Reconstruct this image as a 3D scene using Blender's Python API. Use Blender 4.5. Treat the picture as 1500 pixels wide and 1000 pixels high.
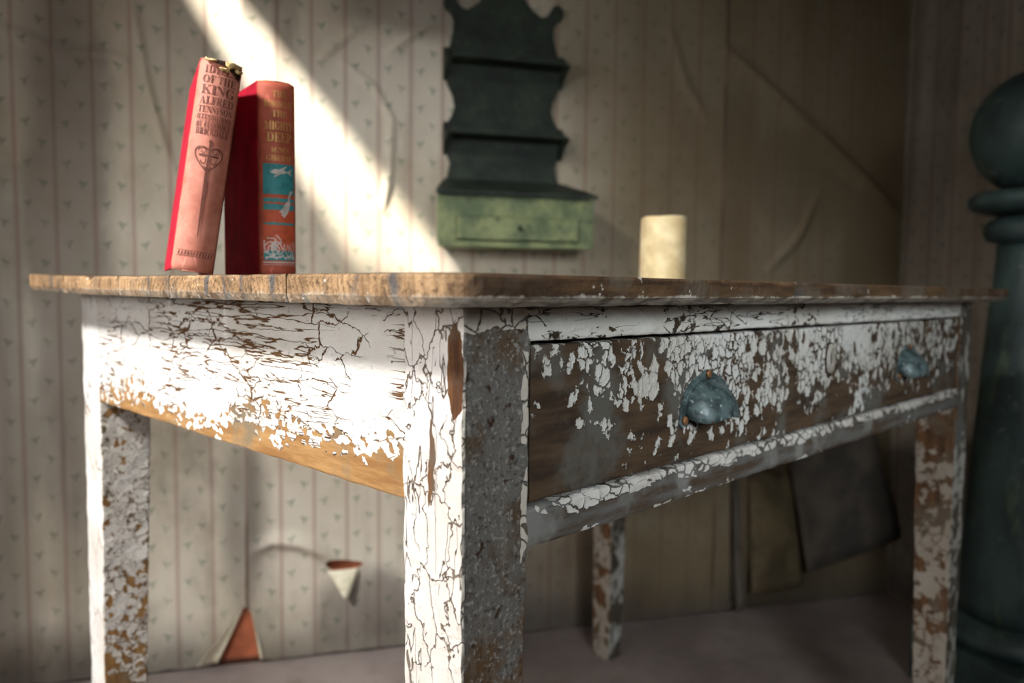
import bpy, bmesh, math, random
from mathutils import Vector, Matrix, noise as mnoise
random.seed(7)
SC = bpy.context.scene
COL = SC.collection
for o in list(bpy.data.objects):
    bpy.data.objects.remove(o)

# ------------------------------------------------------------------ camera
H = 0.8586                       # camera height above the floor
PITCH, ROLL = 0.067, -0.0108
cs, sn = math.cos(ROLL), math.sin(ROLL)
R_ = Vector((cs, -sn*math.sin(PITCH), -sn*math.cos(PITCH)))
U_ = Vector((sn, cs*math.sin(PITCH), cs*math.cos(PITCH)))
F_ = Vector((0, math.cos(PITCH), -math.sin(PITCH)))
cam = bpy.data.cameras.new('camera')
camo = bpy.data.objects.new('camera', cam)
COL.objects.link(camo)
M3 = Matrix((R_, U_, -F_)).transposed()
camo.matrix_world = Matrix.Translation((0, 0, H)) @ M3.to_4x4()
cam.sensor_width = 36
cam.lens = 1141.5/1500*36
cam.clip_start = 0.02
cam.dof.use_dof = True
cam.dof.focus_distance = 0.60
cam.dof.aperture_fstop = 4.6
SC.camera = camo

# ------------------------------------------------------------------ frames of the place
WA, WD = 0.2648, 1.8851          # back wall: angle and distance
wv = Vector((math.cos(WA), math.sin(WA), 0))     # along the wall, to the right
nv = Vector((-math.sin(WA), math.cos(WA), 0))    # into the wall
W0 = Vector((0, WD, 0))
def WP(x, off, z):               # back-wall coordinates: x along, off towards the room, z up
    return W0 + wv*x - nv*off + Vector((0, 0, z))
WALLM = Matrix((wv, -nv, Vector((0, 0, 1)))).transposed().to_4x4()  # not right-handed: only for points
TH = 0.7805
uv_ = Vector((-math.cos(TH), math.sin(TH), 0))   # along the short side of the table
vv_ = Vector((math.sin(TH), math.cos(TH), 0))    # along the long side
OT = Vector((-0.031, 0.4915, 0))                 # outer corner of the nearest leg
LU, LV, LW = 0.7481, 1.1284, 0.062
SUN_TAN = 1.10

# ------------------------------------------------------------------ world, sun, daylight, added fill lamps
wd = bpy.data.worlds.new('world'); SC.world = wd; wd.use_nodes = True
bg = wd.node_tree.nodes['Background']
bg.inputs[0].default_value = (0.62, 0.72, 0.85, 1)
bg.inputs[1].default_value = 0.02
sun = bpy.data.lights.new('sun', 'SUN'); sun.energy = 27; sun.angle = math.radians(1.7)
sun.color = (1.0, 0.93, 0.82)
suno = bpy.data.objects.new('sun', sun); COL.objects.link(suno)
sdir = (vv_ + Vector((0, 0, -SUN_TAN))).normalized()
suno.rotation_euler = sdir.to_track_quat('-Z', 'Y').to_euler()
suno.location = (-3, -2, 4)
LEFT_X = -1.75                                   # the left wall, in back-wall coordinates
WIN_N, WIN_Z, WIN_S = 1.715, 2.22, 0.42          # upper light of the tall side window, where the strong daylight comes in
TALL = (1.50, 2.45, .60, 2.46)                   # tall side window, enlarged to hold a fill lamp: distance from the back wall, heights
def area(name, loc, d, sx, sy, power, color):
    l = bpy.data.lights.new(name, 'AREA'); l.shape = 'RECTANGLE'; l.size = sx; l.size_y = sy
    l.energy = power; l.color = color
    o = bpy.data.objects.new(name, l); COL.objects.link(o)
    o.location = loc; o.rotation_euler = Vector(d).to_track_quat('-Z', 'Z').to_euler()
    return o
pa = WP(LEFT_X-0.10, WIN_N, WIN_Z)
la = area('daylight_side_window', pa, wv*.506 + nv*.396 + Vector((0, 0, -.766)), WIN_S*.80, WIN_S*.80, 18.5, (1.0, .985, .96))
la.data.spread = math.radians(64)                # daylight shafts steeply down through the deep window reveal
area('side_fill_lamp', WP(LEFT_X-0.08, 1.78, 1.15), wv, .50, .95, 20, (1.0, .99, .97))  # fill lamp added to lift the shaded part of the apron
FRONT_Y = -0.90
lf = area('front_fill_lamp', (.62, FRONT_Y-0.03, 1.30), Vector((.36, .90, .70)) - Vector((.62, FRONT_Y, 1.30)), .6, .6, 3.8, (.93, .98, 1.0))  # fill lamp added behind the camera to brighten the drawer front
lf.data.spread = math.radians(56)
SC.view_settings.view_transform = 'Standard'
SC.view_settings.look = 'None'
SC.view_settings.gamma = 1
SC.view_settings.use_curve_mapping = False
SC.view_settings.exposure = 0.0

# ------------------------------------------------------------------ node helpers
class S:
    def __init__(s, nt, k): s.nt, s.k = nt, k
    def _m(s, op, b=None, rev=False):
        n = s.nt.nodes.new('ShaderNodeMath'); n.operation = op
        a = s
        if rev: a, b = b, a
        for i, q in enumerate((a, b)):
            if q is None: continue
            if isinstance(q, S): s.nt.links.new(q.k, n.inputs[i])
            else: n.inputs[i].default_value = q
        return S(s.nt, n.outputs[0])
    def __add__(s, o): return s._m('ADD', o)
    __radd__ = __add__
    def __sub__(s, o): return s._m('SUBTRACT', o)
    def __rsub__(s, o): return s._m('SUBTRACT', o, True)
    def __mul__(s, o): return s._m('MULTIPLY', o)
    __rmul__ = __mul__
    def __truediv__(s, o): return s._m('DIVIDE', o)
    def mn(s, o): return s._m('MINIMUM', o)
    def mx(s, o): return s._m('MAXIMUM', o)
    def lt(s, o): return s._m('LESS_THAN', o)
    def gt(s, o): return s._m('GREATER_THAN', o)
    def ab(s): return s._m('ABSOLUTE')
    def fr(s): return s._m('FRACT')
    def fl(s): return s._m('FLOOR')
    def sq(s): return s._m('MULTIPLY', s)
    def rt(s): return s._m('SQRT')
    def ex(s): return s._m('EXPONENT')
    def sin(s): return s._m('SINE')
    def ss(s, a, b, lo=0., hi=1.):               # smooth step a..b
        n = s.nt.nodes.new('ShaderNodeMapRange'); n.interpolation_type = 'SMOOTHSTEP'
        s.nt.links.new(s.k, n.inputs[0])
        n.inputs[1].default_value = a; n.inputs[2].default_value = b
        n.inputs[3].default_value = lo; n.inputs[4].default_value = hi
        return S(s.nt, n.outputs[0])
class G:
    """a material under construction"""
    def __init__(g, name):
        g.m = bpy.data.materials.new(name); g.m.use_nodes = True
        g.nt = g.m.node_tree
        g.b = g.nt.nodes['Principled BSDF']
        g.tc = g.nt.nodes.new('ShaderNodeTexCoord')
        g.co = g.tc.outputs['Object']
    def xyz(g, k=None):
        n = g.nt.nodes.new('ShaderNodeSeparateXYZ'); g.nt.links.new(k or g.co, n.inputs[0])
        return [S(g.nt, n.outputs[i]) for i in range(3)]
    def vec(g, x, y, z):
        n = g.nt.nodes.new('ShaderNodeCombineXYZ')
        for i, q in enumerate((x, y, z)):
            if isinstance(q, S): g.nt.links.new(q.k, n.inputs[i])
            else: n.inputs[i].default_value = q
        return n.outputs[0]
    def scaled(g, k, s, off=(0, 0, 0)):
        n = g.nt.nodes.new('ShaderNodeMapping'); g.nt.links.new(k, n.inputs[0])
        n.inputs['Scale'].default_value = s if hasattr(s, '__len__') else (s, s, s)
        n.inputs['Location'].default_value = off
        return n.outputs[0]
    def noise(g, k, scale, detail=4, rough=.55, color=False, dist=0.):
        n = g.nt.nodes.new('ShaderNodeTexNoise'); g.nt.links.new(k, n.inputs['Vector'])
        n.inputs['Scale'].default_value = scale; n.inputs['Detail'].default_value = detail
        n.inputs['Roughness'].default_value = rough; n.inputs['Distortion'].default_value = dist
        return n.outputs['Color'] if color else S(g.nt, n.outputs[0])
    def vor(g, k, scale=1., feature='F1', rnd=1.):
        n = g.nt.nodes.new('ShaderNodeTexVoronoi'); n.feature = feature
        g.nt.links.new(k, n.inputs['Vector']); n.inputs['Scale'].default_value = scale
        n.inputs['Randomness'].default_value = rnd
        return n
    def warp(g, k, scale, amt, detail=3):
        c = g.noise(k, scale, detail, .6, True)
        a = g.nt.nodes.new('ShaderNodeVectorMath'); a.operation = 'SUBTRACT'
        g.nt.links.new(c, a.inputs[0]); a.inputs[1].default_value = (.5, .5, .5)
        b = g.nt.nodes.new('ShaderNodeVectorMath'); b.operation = 'MULTIPLY_ADD'
        g.nt.links.new(a.outputs[0], b.inputs[0])
        b.inputs[1].default_value = (amt, amt, amt) if not hasattr(amt, '__len__') else amt
        g.nt.links.new(k, b.inputs[2])
        return b.outputs[0]
    def mix(g, f, a, b, mode='MIX'):
        n = g.nt.nodes.new('ShaderNodeMix'); n.data_type = 'RGBA'; n.blend_type = mode
        n.clamp_factor = True
        if isinstance(f, S): g.nt.links.new(f.k, n.inputs[0])
        else: n.inputs[0].default_value = f
        for i, q in ((6, a), (7, b)):
            if isinstance(q, (tuple, list)): n.inputs[i].default_value = (*q[:3], 1)
            else: g.nt.links.new(q, n.inputs[i])
        return n.outputs[2]
    def bump(g, h, dist, strength=1.):
        n = g.nt.nodes.new('ShaderNodeBump'); n.inputs['Distance'].default_value = dist
        n.inputs['Strength'].default_value = strength
        g.nt.links.new(h.k, n.inputs['Height'])
        g.nt.links.new(n.outputs[0], g.b.inputs['Normal'])
    def done(g, col, rough=.7, metal=0., spec=.35):
        if isinstance(col, (tuple, list)): g.b.inputs['Base Color'].default_value = (*col[:3], 1)
        else: g.nt.links.new(col, g.b.inputs['Base Color'])
        if isinstance(rough, S): g.nt.links.new(rough.k, g.b.inputs['Roughness'])
        else: g.b.inputs['Roughness'].default_value = rough
        g.b.inputs['Metallic'].default_value = metal
        g.b.inputs['Specular IOR Level'].default_value = spec
        return g.m
def c8(r, g, b):                                 # sRGB 0-255 -> linear
    f = lambda v: (v/255/12.92) if v/255 <= .04045 else ((v/255+.055)/1.055)**2.4
    return (f(r), f(g), f(b))

def wood_col(g, k, grain, c1, c2, c3, s=1.):
    """streaky weathered wood: grain = mapping scale, stretched along the fibres"""
    a = g.noise(g.scaled(k, grain), 1.0*s, 5, .65)
    b = g.noise(k, 16, 4, .6)
    q = g.mix(a.ss(.36, .64), c1, c2)
    return g.mix(b.ss(.48, .66), q, c3), a

def paint_mat(name, cells, bias, woods, grain, paint=(.74, .715, .665), crack=.10, thr=1.0, seed=0.,
              warp=.012, wscale=45, flake=.40, big=9, fine=70, depth=.0011, broken=(.40, .62), crackcol=None, wfine=.30, ridge=None, fcells=None, curl_h=.35):
    """old oil paint, cracked into cells and flaked off where bias is high, over bare wood"""
    g = G(name)
    co = g.scaled(g.co, 1., (seed, seed*.7, seed*1.3))
    x, y, z = g.xyz()
    wp = g.warp(co, wscale, warp)
    sc = g.scaled(wp, cells)
    d = S(g.nt, g.vor(sc, 1., 'DISTANCE_TO_EDGE').outputs['Distance'])
    v1 = g.vor(sc, 1., 'F1')
    if fcells: v1 = g.vor(g.scaled(g.warp(co, 130, .006), fcells), 1., 'F1')
    rnd = g.xyz(v1.outputs['Color'])[0]
    n1 = g.noise(co, big, 4, .55)
    n2 = g.noise(co, fine, 5, .62)
    bare_v = n1*.9 + rnd*flake + n2*wfine + bias(g, x, y, z)
    base = .45+flake*.5+wfine*.5
    bare = bare_v.ss(base+thr-.012, base+thr+.012)
    cw = g.noise(co, 15, 3, .6).ss(broken[0], broken[1])*crack
    ck = (d - cw).ss(-.006, .010, 1., 0.)*cw.gt(.004)
    if ridge:                                    # long open splits following the grain: (mapping scale, width, mask scale)
        rs, rw_, ms = ridge
        rn = (g.noise(g.scaled(g.warp(co, 90, .003), rs), 1., 2.5, .5)-.5).ab()
        rm = g.noise(co, ms, 3, .55).ss(.35, .58)*rw_
        ck = ck.mx((rn-rm).ss(-.004, .006, 1., 0.)*rm.gt(.002))
    pm = (1.-bare)*(1.-ck)
    wcol, wn = wood_col(g, co, grain, *woods)
    tint = g.mix(n1.ss(.35, .65), paint, tuple(q*f for q, f in zip(paint, (.86, .83, .79))))
    tint = g.mix(g.noise(co, 160, 3, .6).ss(.62, .74), tint, tuple(q*.55 for q in paint))
    if crackcol:
        wcol = g.mix(ck*(1.-bare), wcol, crackcol)
    col = g.mix(pm, wcol, tint)
    curl = d.ss(.0, .22, curl_h, 0.)
    ski = g.noise(g.scaled(co, tuple(q*4. for q in cells)), 1., 3, .6)
    hgt = pm*(1.+curl+ski*.55) + n2*.22 + (1.-pm)*wn*.35
    g.bump(hgt, depth*1.7)
    return g.done(col, pm.ss(0, 1, .85, .55), 0., .3)

# ------------------------------------------------------------------ mesh helpers
def link(name, me, mat=None, parent=None):
    o = bpy.data.objects.new(name, me); COL.objects.link(o)
    if mat:
        for m in (mat if isinstance(mat, (list, tuple)) else [mat]): me.materials.append(m)
    if parent: o.parent = parent
    return o
def mesh(name, vs, fs, mat=None, parent=None, smooth=False, mi=None):
    me = bpy.data.meshes.new(name); me.from_pydata([tuple(v) for v in vs], [], fs); me.update()
    bm = bmesh.new(); bm.from_mesh(me); bmesh.ops.recalc_face_normals(bm, faces=bm.faces)
    bm.to_mesh(me); bm.free()
    o = link(name, me, mat, parent)
    if smooth: me.polygons.foreach_set('use_smooth', [True]*len(me.polygons))
    if mi: me.polygons.foreach_set('material_index', [mi(p) for p in me.polygons])
    return o
def empty(name, loc, rz=0.):
    o = bpy.data.objects.new(name, None); COL.objects.link(o)
    o.location = loc; o.rotation_euler = (0, 0, rz); o.empty_display_size = .05
    return o
def tag(o, label=None, cat=None, group=None, kind=None):
    if label: o['label'] = label
    if cat: o['category'] = cat
    if group: o['group'] = group
    if kind: o['kind'] = kind
    return o
def rrect(w, h, r, n=3):
    """rounded rectangle, centred, counter-clockwise"""
    pts = []
    for cx, cy, a0 in ((w/2-r, h/2-r, 0), (-w/2+r, h/2-r, 90), (-w/2+r, -h/2+r, 180), (w/2-r, -h/2+r, 270)):
        for i in range(n):
            a = math.radians(a0+90*i/(n-1)); pts.append((cx+r*math.cos(a), cy+r*math.sin(a)))
    return pts
def loft(rings, cap=True):
    n = len(rings[0]); vs = [p for r in rings for p in r]; fs = []
    for k in range(len(rings)-1):
        for i in range(n):
            j = (i+1) % n
            fs.append((k*n+i, k*n+j, (k+1)*n+j, (k+1)*n+i))
    if cap:
        fs.append(tuple(range(n))[::-1]); fs.append(tuple((len(rings)-1)*n+i for i in range(n)))
    return vs, fs
def beam(name, a, b, sec, mat, parent, amp=.0004, step=.008, taper=None, mi=None, nsc=60, r=.0025):
    """squared timber from box corner a to b; sec = axis of its length (0,1,2); edges worn and uneven"""
    a, b = Vector(a), Vector(b)
    ax = [i for i in range(3) if i != sec]
    L = b[sec]-a[sec]; n = max(2, int(L/step))
    w, h = b[ax[0]]-a[ax[0]], b[ax[1]]-a[ax[1]]
    cx, cy = (a[ax[0]]+b[ax[0]])/2, (a[ax[1]]+b[ax[1]])/2
    rings = []
    base = rrect(w, h, r)
    # add mid points on the flats
    pts = []
    for i in range(len(base)):
        p, q = base[i], base[(i+1) % len(base)]
        pts.append(p)
        dd = math.hypot(q[0]-p[0], q[1]-p[1])
        m = int(dd/.012)
        for k in range(1, m): pts.append((p[0]+(q[0]-p[0])*k/m, p[1]+(q[1]-p[1])*k/m))
    for k in range(n+1):
        t = a[sec]+L*k/n; ring = []
        for (px, py) in pts:
            v = Vector((0, 0, 0)); v[sec] = t
            qx, qy = cx+px, cy+py
            if taper: qx, qy = taper(qx, qy, t)
            v[ax[0]], v[ax[1]] = qx, qy
            edge = (abs(px) > w/2-r*1.1) and (abs(py) > h/2-r*1.1)
            e = amp*(2.2 if edge else .8)
            d = mnoise.noise_vector(v*nsc)*e + mnoise.noise_vector(v*nsc*3.3)*e*.5
            d[sec] = 0
            ring.append(v+d)
        rings.append(ring)
    vs, fs = loft(rings)
    return mesh(name, vs, fs, mat, parent, False, mi)
def lathe(prof, seg=40):
    rings = [[(r*math.cos(2*math.pi*i/seg), r*math.sin(2*math.pi*i/seg), z) for i in range(seg)] for r, z in prof]
    return loft(rings)
def prism(poly, y0, y1):
    """polygon in x,z extruded along y"""
    n = len(poly)
    vs = [(x, y0, z) for x, z in poly]+[(x, y1, z) for x, z in poly]
    fs = [tuple(range(n)), tuple(range(2*n-1, n-1, -1))]
    for i in range(n): fs.append((i, (i+1) % n, n+(i+1) % n, n+i))
    return vs, fs
def boxvf(a, b):
    (x0, y0, z0), (x1, y1, z1) = a, b
    vs = [(x0, y0, z0), (x1, y0, z0), (x1, y1, z0), (x0, y1, z0), (x0, y0, z1), (x1, y0, z1), (x1, y1, z1), (x0, y1, z1)]
    return vs, [(0, 3, 2, 1), (4, 5, 6, 7), (0, 1, 5, 4), (1, 2, 6, 5), (2, 3, 7, 6), (3, 0, 4, 7)]
def bbox(name, a, b, mat, parent, bev=.002, seg=2):
    vs, fs = boxvf(a, b)
    o = mesh(name, vs, fs, mat, parent)
    m = o.modifiers.new('bevel', 'BEVEL'); m.width = bev; m.segments = seg
    return o

# ================================================================== the room
# back wall local frame: x along the wall, y into the wall, z up
wall_rz = WA
def wallpaper_mat(name, dark=0.):
    g = G(name)
    uvn = g.tc.outputs['UV']
    U, V, _ = g.xyz(uvn)
    x, y, z = g.xyz()
    fu = U.fr()
    wob = g.noise(g.co, 30, 2, .5)
    fw = fu + (wob-.5)*.02
    dl = (fw-.5).ab()                                    # .5 on the printed line
    line = dl.ss(.435, .470)*(1. - dl.ss(.484, .494)*.45)
    thin = (dl-.415).ab().ss(.004, .012, .35, 0.)
    P = .0741
    def sprig(cx, voff, flip):
        vv = ((V+voff)/.082)
        lx = (fu-cx)*P
        ly = (vv.fr()-.5)*.082
        def ell(ox, oy, ang, a, b):
            c_, s_ = math.cos(ang), math.sin(ang)
            ex_ = (lx-ox)*c_ + (ly-oy)*s_; ey_ = (ly-oy)*c_ - (lx-ox)*s_
            return ((ex_/a).sq() + (ey_/b).sq()).ss(.6, 1.3, 1., 0.)
        f = -1 if flip else 1
        return ell(.0035*f, .0035, .7*f, .0062, .0024).mx(ell(-.0045*f, .001, -.5*f, .0052, .0020)).mx(ell(.001*f, -.0055, 1.3*f, .0052, .0018))
    sp = sprig(.30, 0., False).mx(sprig(.70, .041, True))
    sp = sp*g.noise(g.co, 40, 2, .5).ss(.32, .55, .45, 1.)
    cream = c8(218, 210, 194); aged = c8(188, 176, 154)
    n1 = g.noise(g.co, 2.1, 5, .6)
    base = g.mix(n1.ss(.35, .68), cream, aged)
    base = g.mix(line*.62, base, c8(156, 116, 108))
    base = g.mix(thin, base, c8(176, 150, 122))
    base = g.mix(sp*.75, base, c8(84, 112, 88))
    # damp and dirt
    n2 = g.noise(g.scaled(g.co, (1., 1., .55), (3, 1, 2)), 3.2, 6, .62)
    n3 = g.noise(g.scaled(g.co, (3.5, 1., .35)), 3., 4, .6)
    base = g.mix(n2.ss(.50, .74)*.72, base, c8(112, 102, 90))
    base = g.mix(n3.ss(.52, .75)*.55, base, c8(120, 100, 86))
    def blob(cx, cz, rx, rz, k):
        return (((x-cx)/rx).sq() + ((z-cz)/rz).sq() + (n2-.5)*3.4).ss(.1, 1.4, k, 0.)
    if not dark:
        st = blob(-.96, .9, .10, .95, .62).mx(blob(-1.13, .5, .14, .9, .6)).mx(blob(-.62, .34, .06, .26, .62)).mx(blob(-.34, .10, .15, .10, .68)).mx(blob(-.30, .96, .05, .05, .0))
        st = st.mx(blob(.60, 1.0, .06, .5, .5)).mx(blob(1.02, .95, .10, .30, .7)).mx(blob(.85, 1.15, .25, .14, .5)).mx(blob(-.2, 1.5, .2, .08, .55)).mx(blob(.9, .4, .35, .35, .75)).mx(blob(.2, .12, .5, .15, .7))
        base = g.mix(st, base, c8(78, 68, 66))
        base = g.mix((x+(n2-.5)*.4).ss(-.14, .36, 0., .82), base, c8(104, 88, 62))  # brown paper right of the shelf, deepened to dim the middle wall
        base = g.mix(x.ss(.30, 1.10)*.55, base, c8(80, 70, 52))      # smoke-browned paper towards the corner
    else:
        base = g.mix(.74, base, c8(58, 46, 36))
    if not dark:                                         # grime along the lifted seams
        for sx in (-.613, .557):
            base = g.mix((x-sx+(g.noise(g.co, 9, 3)-.5)*.010).ab().ss(.0015, .006, .75, 0.)*g.noise(g.co, 4, 2).ss(.40, .55), base, c8(70, 52, 42))
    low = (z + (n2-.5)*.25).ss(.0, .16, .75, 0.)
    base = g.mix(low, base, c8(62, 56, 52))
    fib = g.noise(g.co, 220, 3, .6)
    g.bump(fib*.5 + n2*1.5, .0012, .6)
    return g.done(base, .82, 0., .25)
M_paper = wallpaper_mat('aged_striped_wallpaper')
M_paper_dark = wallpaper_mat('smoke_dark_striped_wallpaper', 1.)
def plaster_mat(name, c1, c2, sc=6):
    g = G(name)
    a = g.noise(g.co, sc, 6, .62); b = g.noise(g.co, sc*14, 4, .6)
    col = g.mix(a.ss(.35, .68), c1, c2)
    col = g.mix(b.ss(.58, .75)*.5, col, tuple(q*.45 for q in c1))
    if name.startswith('bare'):                          # shade of the gap above the floor, painted on the foot
        col = g.mix(g.xyz()[2].ss(.004, .022, .93, 0.), col, c8(18, 15, 13))
    g.bump(a*1.0+b*.35, .006, .7)
    return g.done(col, .9, 0., .2)
M_plaster = plaster_mat('bare_terracotta_plaster', c8(186, 108, 76), c8(142, 80, 56), 14)
M_ceiling = plaster_mat('dull_limewashed_ceiling', c8(150, 140, 124), c8(112, 102, 90))
M_sidewall = plaster_mat('dull_brown_side_wall', c8(128, 110, 88), c8(92, 78, 62))

def floor_mat():
    g = G('dusty_pinkish_screed_floor')
    a = g.noise(g.co, 3.5, 6, .6); b = g.noise(g.co, 60, 5, .65); c = g.noise(g.scaled(g.co, 1., (5, 2, 1)), 11, 4, .6)
    col = g.mix(a.ss(.35, .65), c8(146, 134, 129), c8(122, 110, 106))
    col = g.mix(c.ss(.55, .75)*.6, col, c8(116, 100, 94))
    col = g.mix(b.ss(.62, .76)*.5, col, c8(84, 72, 68))
    g.bump(a*1.2+b*.4, .003, .6)
    return g.done(col, .78, 0., .3)
M_floor = floor_mat()

FX0, FX1, FB = -2.0, 1.11, 3.75
# floor: the room's plan in back-wall coordinates
def room_rect(name, z, mat, thick):
    o = mesh(name, *boxvf((-2.3, -3.9, min(z, z+thick)), (1.5, .12, max(z, z+thick))), mat)
    o.location = W0; o.rotation_euler.z = WA
    return o
tag(room_rect('floor', 0., M_floor, -.08), 'dusty pinkish grey bare floor under the table', None, None, 'structure')

# plaster core of the back wall
CX = 1.118                                       # corner between back and right wall
core = mesh('wall_back', *boxvf((-2.1, .006, 0), (1.3, .10, 2.62)), M_plaster)
core.location = W0; core.rotation_euler.z = WA
tag(core, 'back wall behind table, covered in torn striped wallpaper', None, None, 'structure')

def seg_d(p, a, b):
    ax, ay = a; bx, by = b
    dx, dy = bx-ax, by-ay
    t = max(0, min(1, ((p[0]-ax)*dx+(p[1]-ay)*dy)/(dx*dx+dy*dy+1e-12)))
    qx, qy = ax+t*dx, ay+t*dy
    return math.hypot(p[0]-qx, p[1]-qy), t, (qx, qy)
# wrinkles: polyline (x, z), height, half width
RIDGES = [
    ([(-.83, 1.60), (-.825, 1.43), (-.80, 1.27), (-.765, 1.14), (-.735, 1.06)], .012, .007),
    ([(-.40, 1.36), (-.33, 1.31), (-.29, 1.24), (-.295, 1.12), (-.31, 1.04)], .011, .007),
    ([(-.19, 1.47), (-.26, 1.42), (-.30, 1.39)], .011, .008),
    ([(-.36, 1.44), (-.42, 1.39), (-.45, 1.36)], .011, .008),
    ([(-1.10, 1.38), (-.95, 1.33), (-.86, 1.33), (-.80, 1.29)], .012, .011),
    ([(-.595, .268), (-.56, .285), (-.50, .275), (-.45, .25), (-.42, .222)], .020, .015),
    ([(-.72, .60), (-.66, .635), (-.60, .625)], .008, .008),
    ([(.40, 1.50), (.44, 1.38), (.50, 1.30)], .010, .012),
    ([(.55, 1.47), (.68, 1.38), (.82, 1.28), (.96, 1.18), (1.09, 1.08)], .020, .016),
    ([(.70, .92), (.78, 1.0), (.84, 1.12)], .010, .012),
    ([(.70, .78), (.60, .60), (.55, .40)], .012, .015),
]
HOLE_A = [(-.712, -.02), (-.650, .075), (-.632, .122), (-.617, .136), (-.606, .120), (-.597, .060), (-.585, -.02)]
HOLE_B = [(-.446, .222), (-.432, .232), (-.40, .226), (-.366, .219), (-.352, .212), (-.372, .204), (-.405, .196), (-.43, .203)]
HOLE_C = [(.598, .22), (.640, .30), (.66, .38), (.69, .33), (.74, .24), (.76, .10), (.70, .04), (.63, .05)]
def inside(p, poly):
    c = False; n = len(poly)
    for i in range(n):
        (x1, y1), (x2, y2) = poly[i], poly[(i+1) % n]
        if (y1 > p[1]) != (y2 > p[1]) and p[0] < (x2-x1)*(p[1]-y1)/(y2-y1)+x1: c = not c
    return c
def paper_u(x):
    return (x+.98)/.0733 if x < -.03 else (x-.557)/.0757
def relief(x, z):
    h = .002
    for pts, A, w_ in RIDGES:
        if not (min(p[0] for p in pts)-.06 < x < max(p[0] for p in pts)+.06 and min(p[1] for p in pts)-.06 < z < max(p[1] for p in pts)+.06): continue
        L = len(pts)-1; best = (9, 0)
        for i in range(L):
            d, t, _ = seg_d((x, z), pts[i], pts[i+1])
            if d < best[0]: best = (d, (i+t)/L)
        s = math.sin(math.pi*min(1, max(0, best[1]*.94+.03)))**.5
        h += A*s*math.exp(-(best[0]/w_)**2)
    h += .003*(mnoise.noise(Vector((x*3.1, z*2.3, 1.7)))+1) + .0012*mnoise.noise(Vector((x*11, z*7, 4.1)))
    for sx in (-.613, .557):
        if 0 < x-sx < .05: h += .0035*math.exp(-((x-sx)/.018))*(1.2+mnoise.noise(Vector((z*6, 2, sx))))
        if sx == -.613 and .12 < z < .55:
            h += .007*math.exp(-((x-sx)/.016)**2)*math.sin(math.pi*(z-.12)/.43)
    return h
def paper_sheet(name, x0, x1, z0, z1, step, mat, parent, holes, rel, uf):
    nx, nz = int((x1-x0)/step), int((z1-z0)/step)
    bm = bmesh.new(); uvl = bm.loops.layers.uv.new('UVMap')
    grid = []
    for j in range(nz+1):
        row = []
        for i in range(nx+1):
            x, z = x0+(x1-x0)*i/nx, z0+(z1-z0)*j/nz
            for hp in holes:
                best = (9, 0, None)
                for k in range(len(hp)):
                    q = seg_d((x, z), hp[k], hp[(k+1) % len(hp)])
                    if q[0] < best[0]: best = q
                if best[0] < step*.62: x, z = best[2]
            zz = z
            if j == 0: zz += .004*mnoise.noise(Vector((x*30, 0, 3)))
            row.append(bm.verts.new((x, -rel(x, z), zz)))
        grid.append(row)
    for j in range(nz):
        for i in range(nx):
            q = (grid[j][i], grid[j][i+1], grid[j+1][i+1], grid[j+1][i])
            c = sum((v.co for v in q), Vector())/4
            if any(inside((c.x, c.z), hp) for hp in holes): continue
            try: f = bm.faces.new(q)
            except ValueError: continue
            f.smooth = True
            for lp in f.loops: lp[uvl].uv = (uf(lp.vert.co.x), lp.vert.co.z)
    for v in [v for v in bm.verts if not v.link_faces]: bm.verts.remove(v)
    me = bpy.data.meshes.new(name); bm.to_mesh(me); bm.free()
    o = link(name, me, mat, parent)
    return o
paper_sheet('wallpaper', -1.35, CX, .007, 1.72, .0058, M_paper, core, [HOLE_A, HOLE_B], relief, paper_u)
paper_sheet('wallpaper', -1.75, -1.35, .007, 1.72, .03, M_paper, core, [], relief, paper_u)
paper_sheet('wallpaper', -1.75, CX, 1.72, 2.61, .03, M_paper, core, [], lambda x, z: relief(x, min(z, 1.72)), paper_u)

# torn flaps of paper
gp = G('wallpaper_reverse')
fn = gp.noise(gp.co, 90, 4, .6)
gp.bump(fn, .0008)
M_back = gp.done(gp.mix(fn.ss(.4, .7), c8(236, 230, 206), c8(210, 202, 174)), .85, 0., .2)
def curl_flap(name, p0, p1, r0, r1, turn, side, mat, base=.006, n=14, m=12, lab=None):
    """paper rolled back from the line p0-p1 (x, z on the wall), radius r0..r1, towards +side"""
    vs, fs = [], []
    a, b = Vector((p0[0], 0, p0[1])), Vector((p1[0], 0, p1[1]))
    d = (b-a).normalized(); s = Vector((d.z, 0, -d.x))*side
    for i in range(n+1):
        t = i/n; c = a.lerp(b, t); r = r0+(r1-r0)*t
        rr = r*(1+.12*mnoise.noise(Vector((t*5, p0[0]*9, 1))))
        for k in range(m+1):
            ph = turn*k/m
            p = c + s*(rr*math.sin(ph)) + Vector((0, -base-rr*(1-math.cos(ph)), 0)) + d*(.25*r*ph/turn)
            vs.append(p)
    for i in range(n):
        for k in range(m): fs.append((i*(m+1)+k, i*(m+1)+k+1, (i+1)*(m+1)+k+1, (i+1)*(m+1)+k))
    o = mesh(name, vs, fs, mat, core, True)
    so = o.modifiers.new('thick', 'SOLIDIFY'); so.thickness = .0008
    if lab: o['label'] = lab
    return o
curl_flap('torn_paper_flap', (-.625, .130), (-.680, .012), .002, .044, 1.15, 1, M_back, lab='curled cream flap of torn wallpaper')
curl_flap('torn_paper_flap', (-.608, .128), (-.588, .012), .001, .006, 2.2, -1, M_back)
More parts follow.
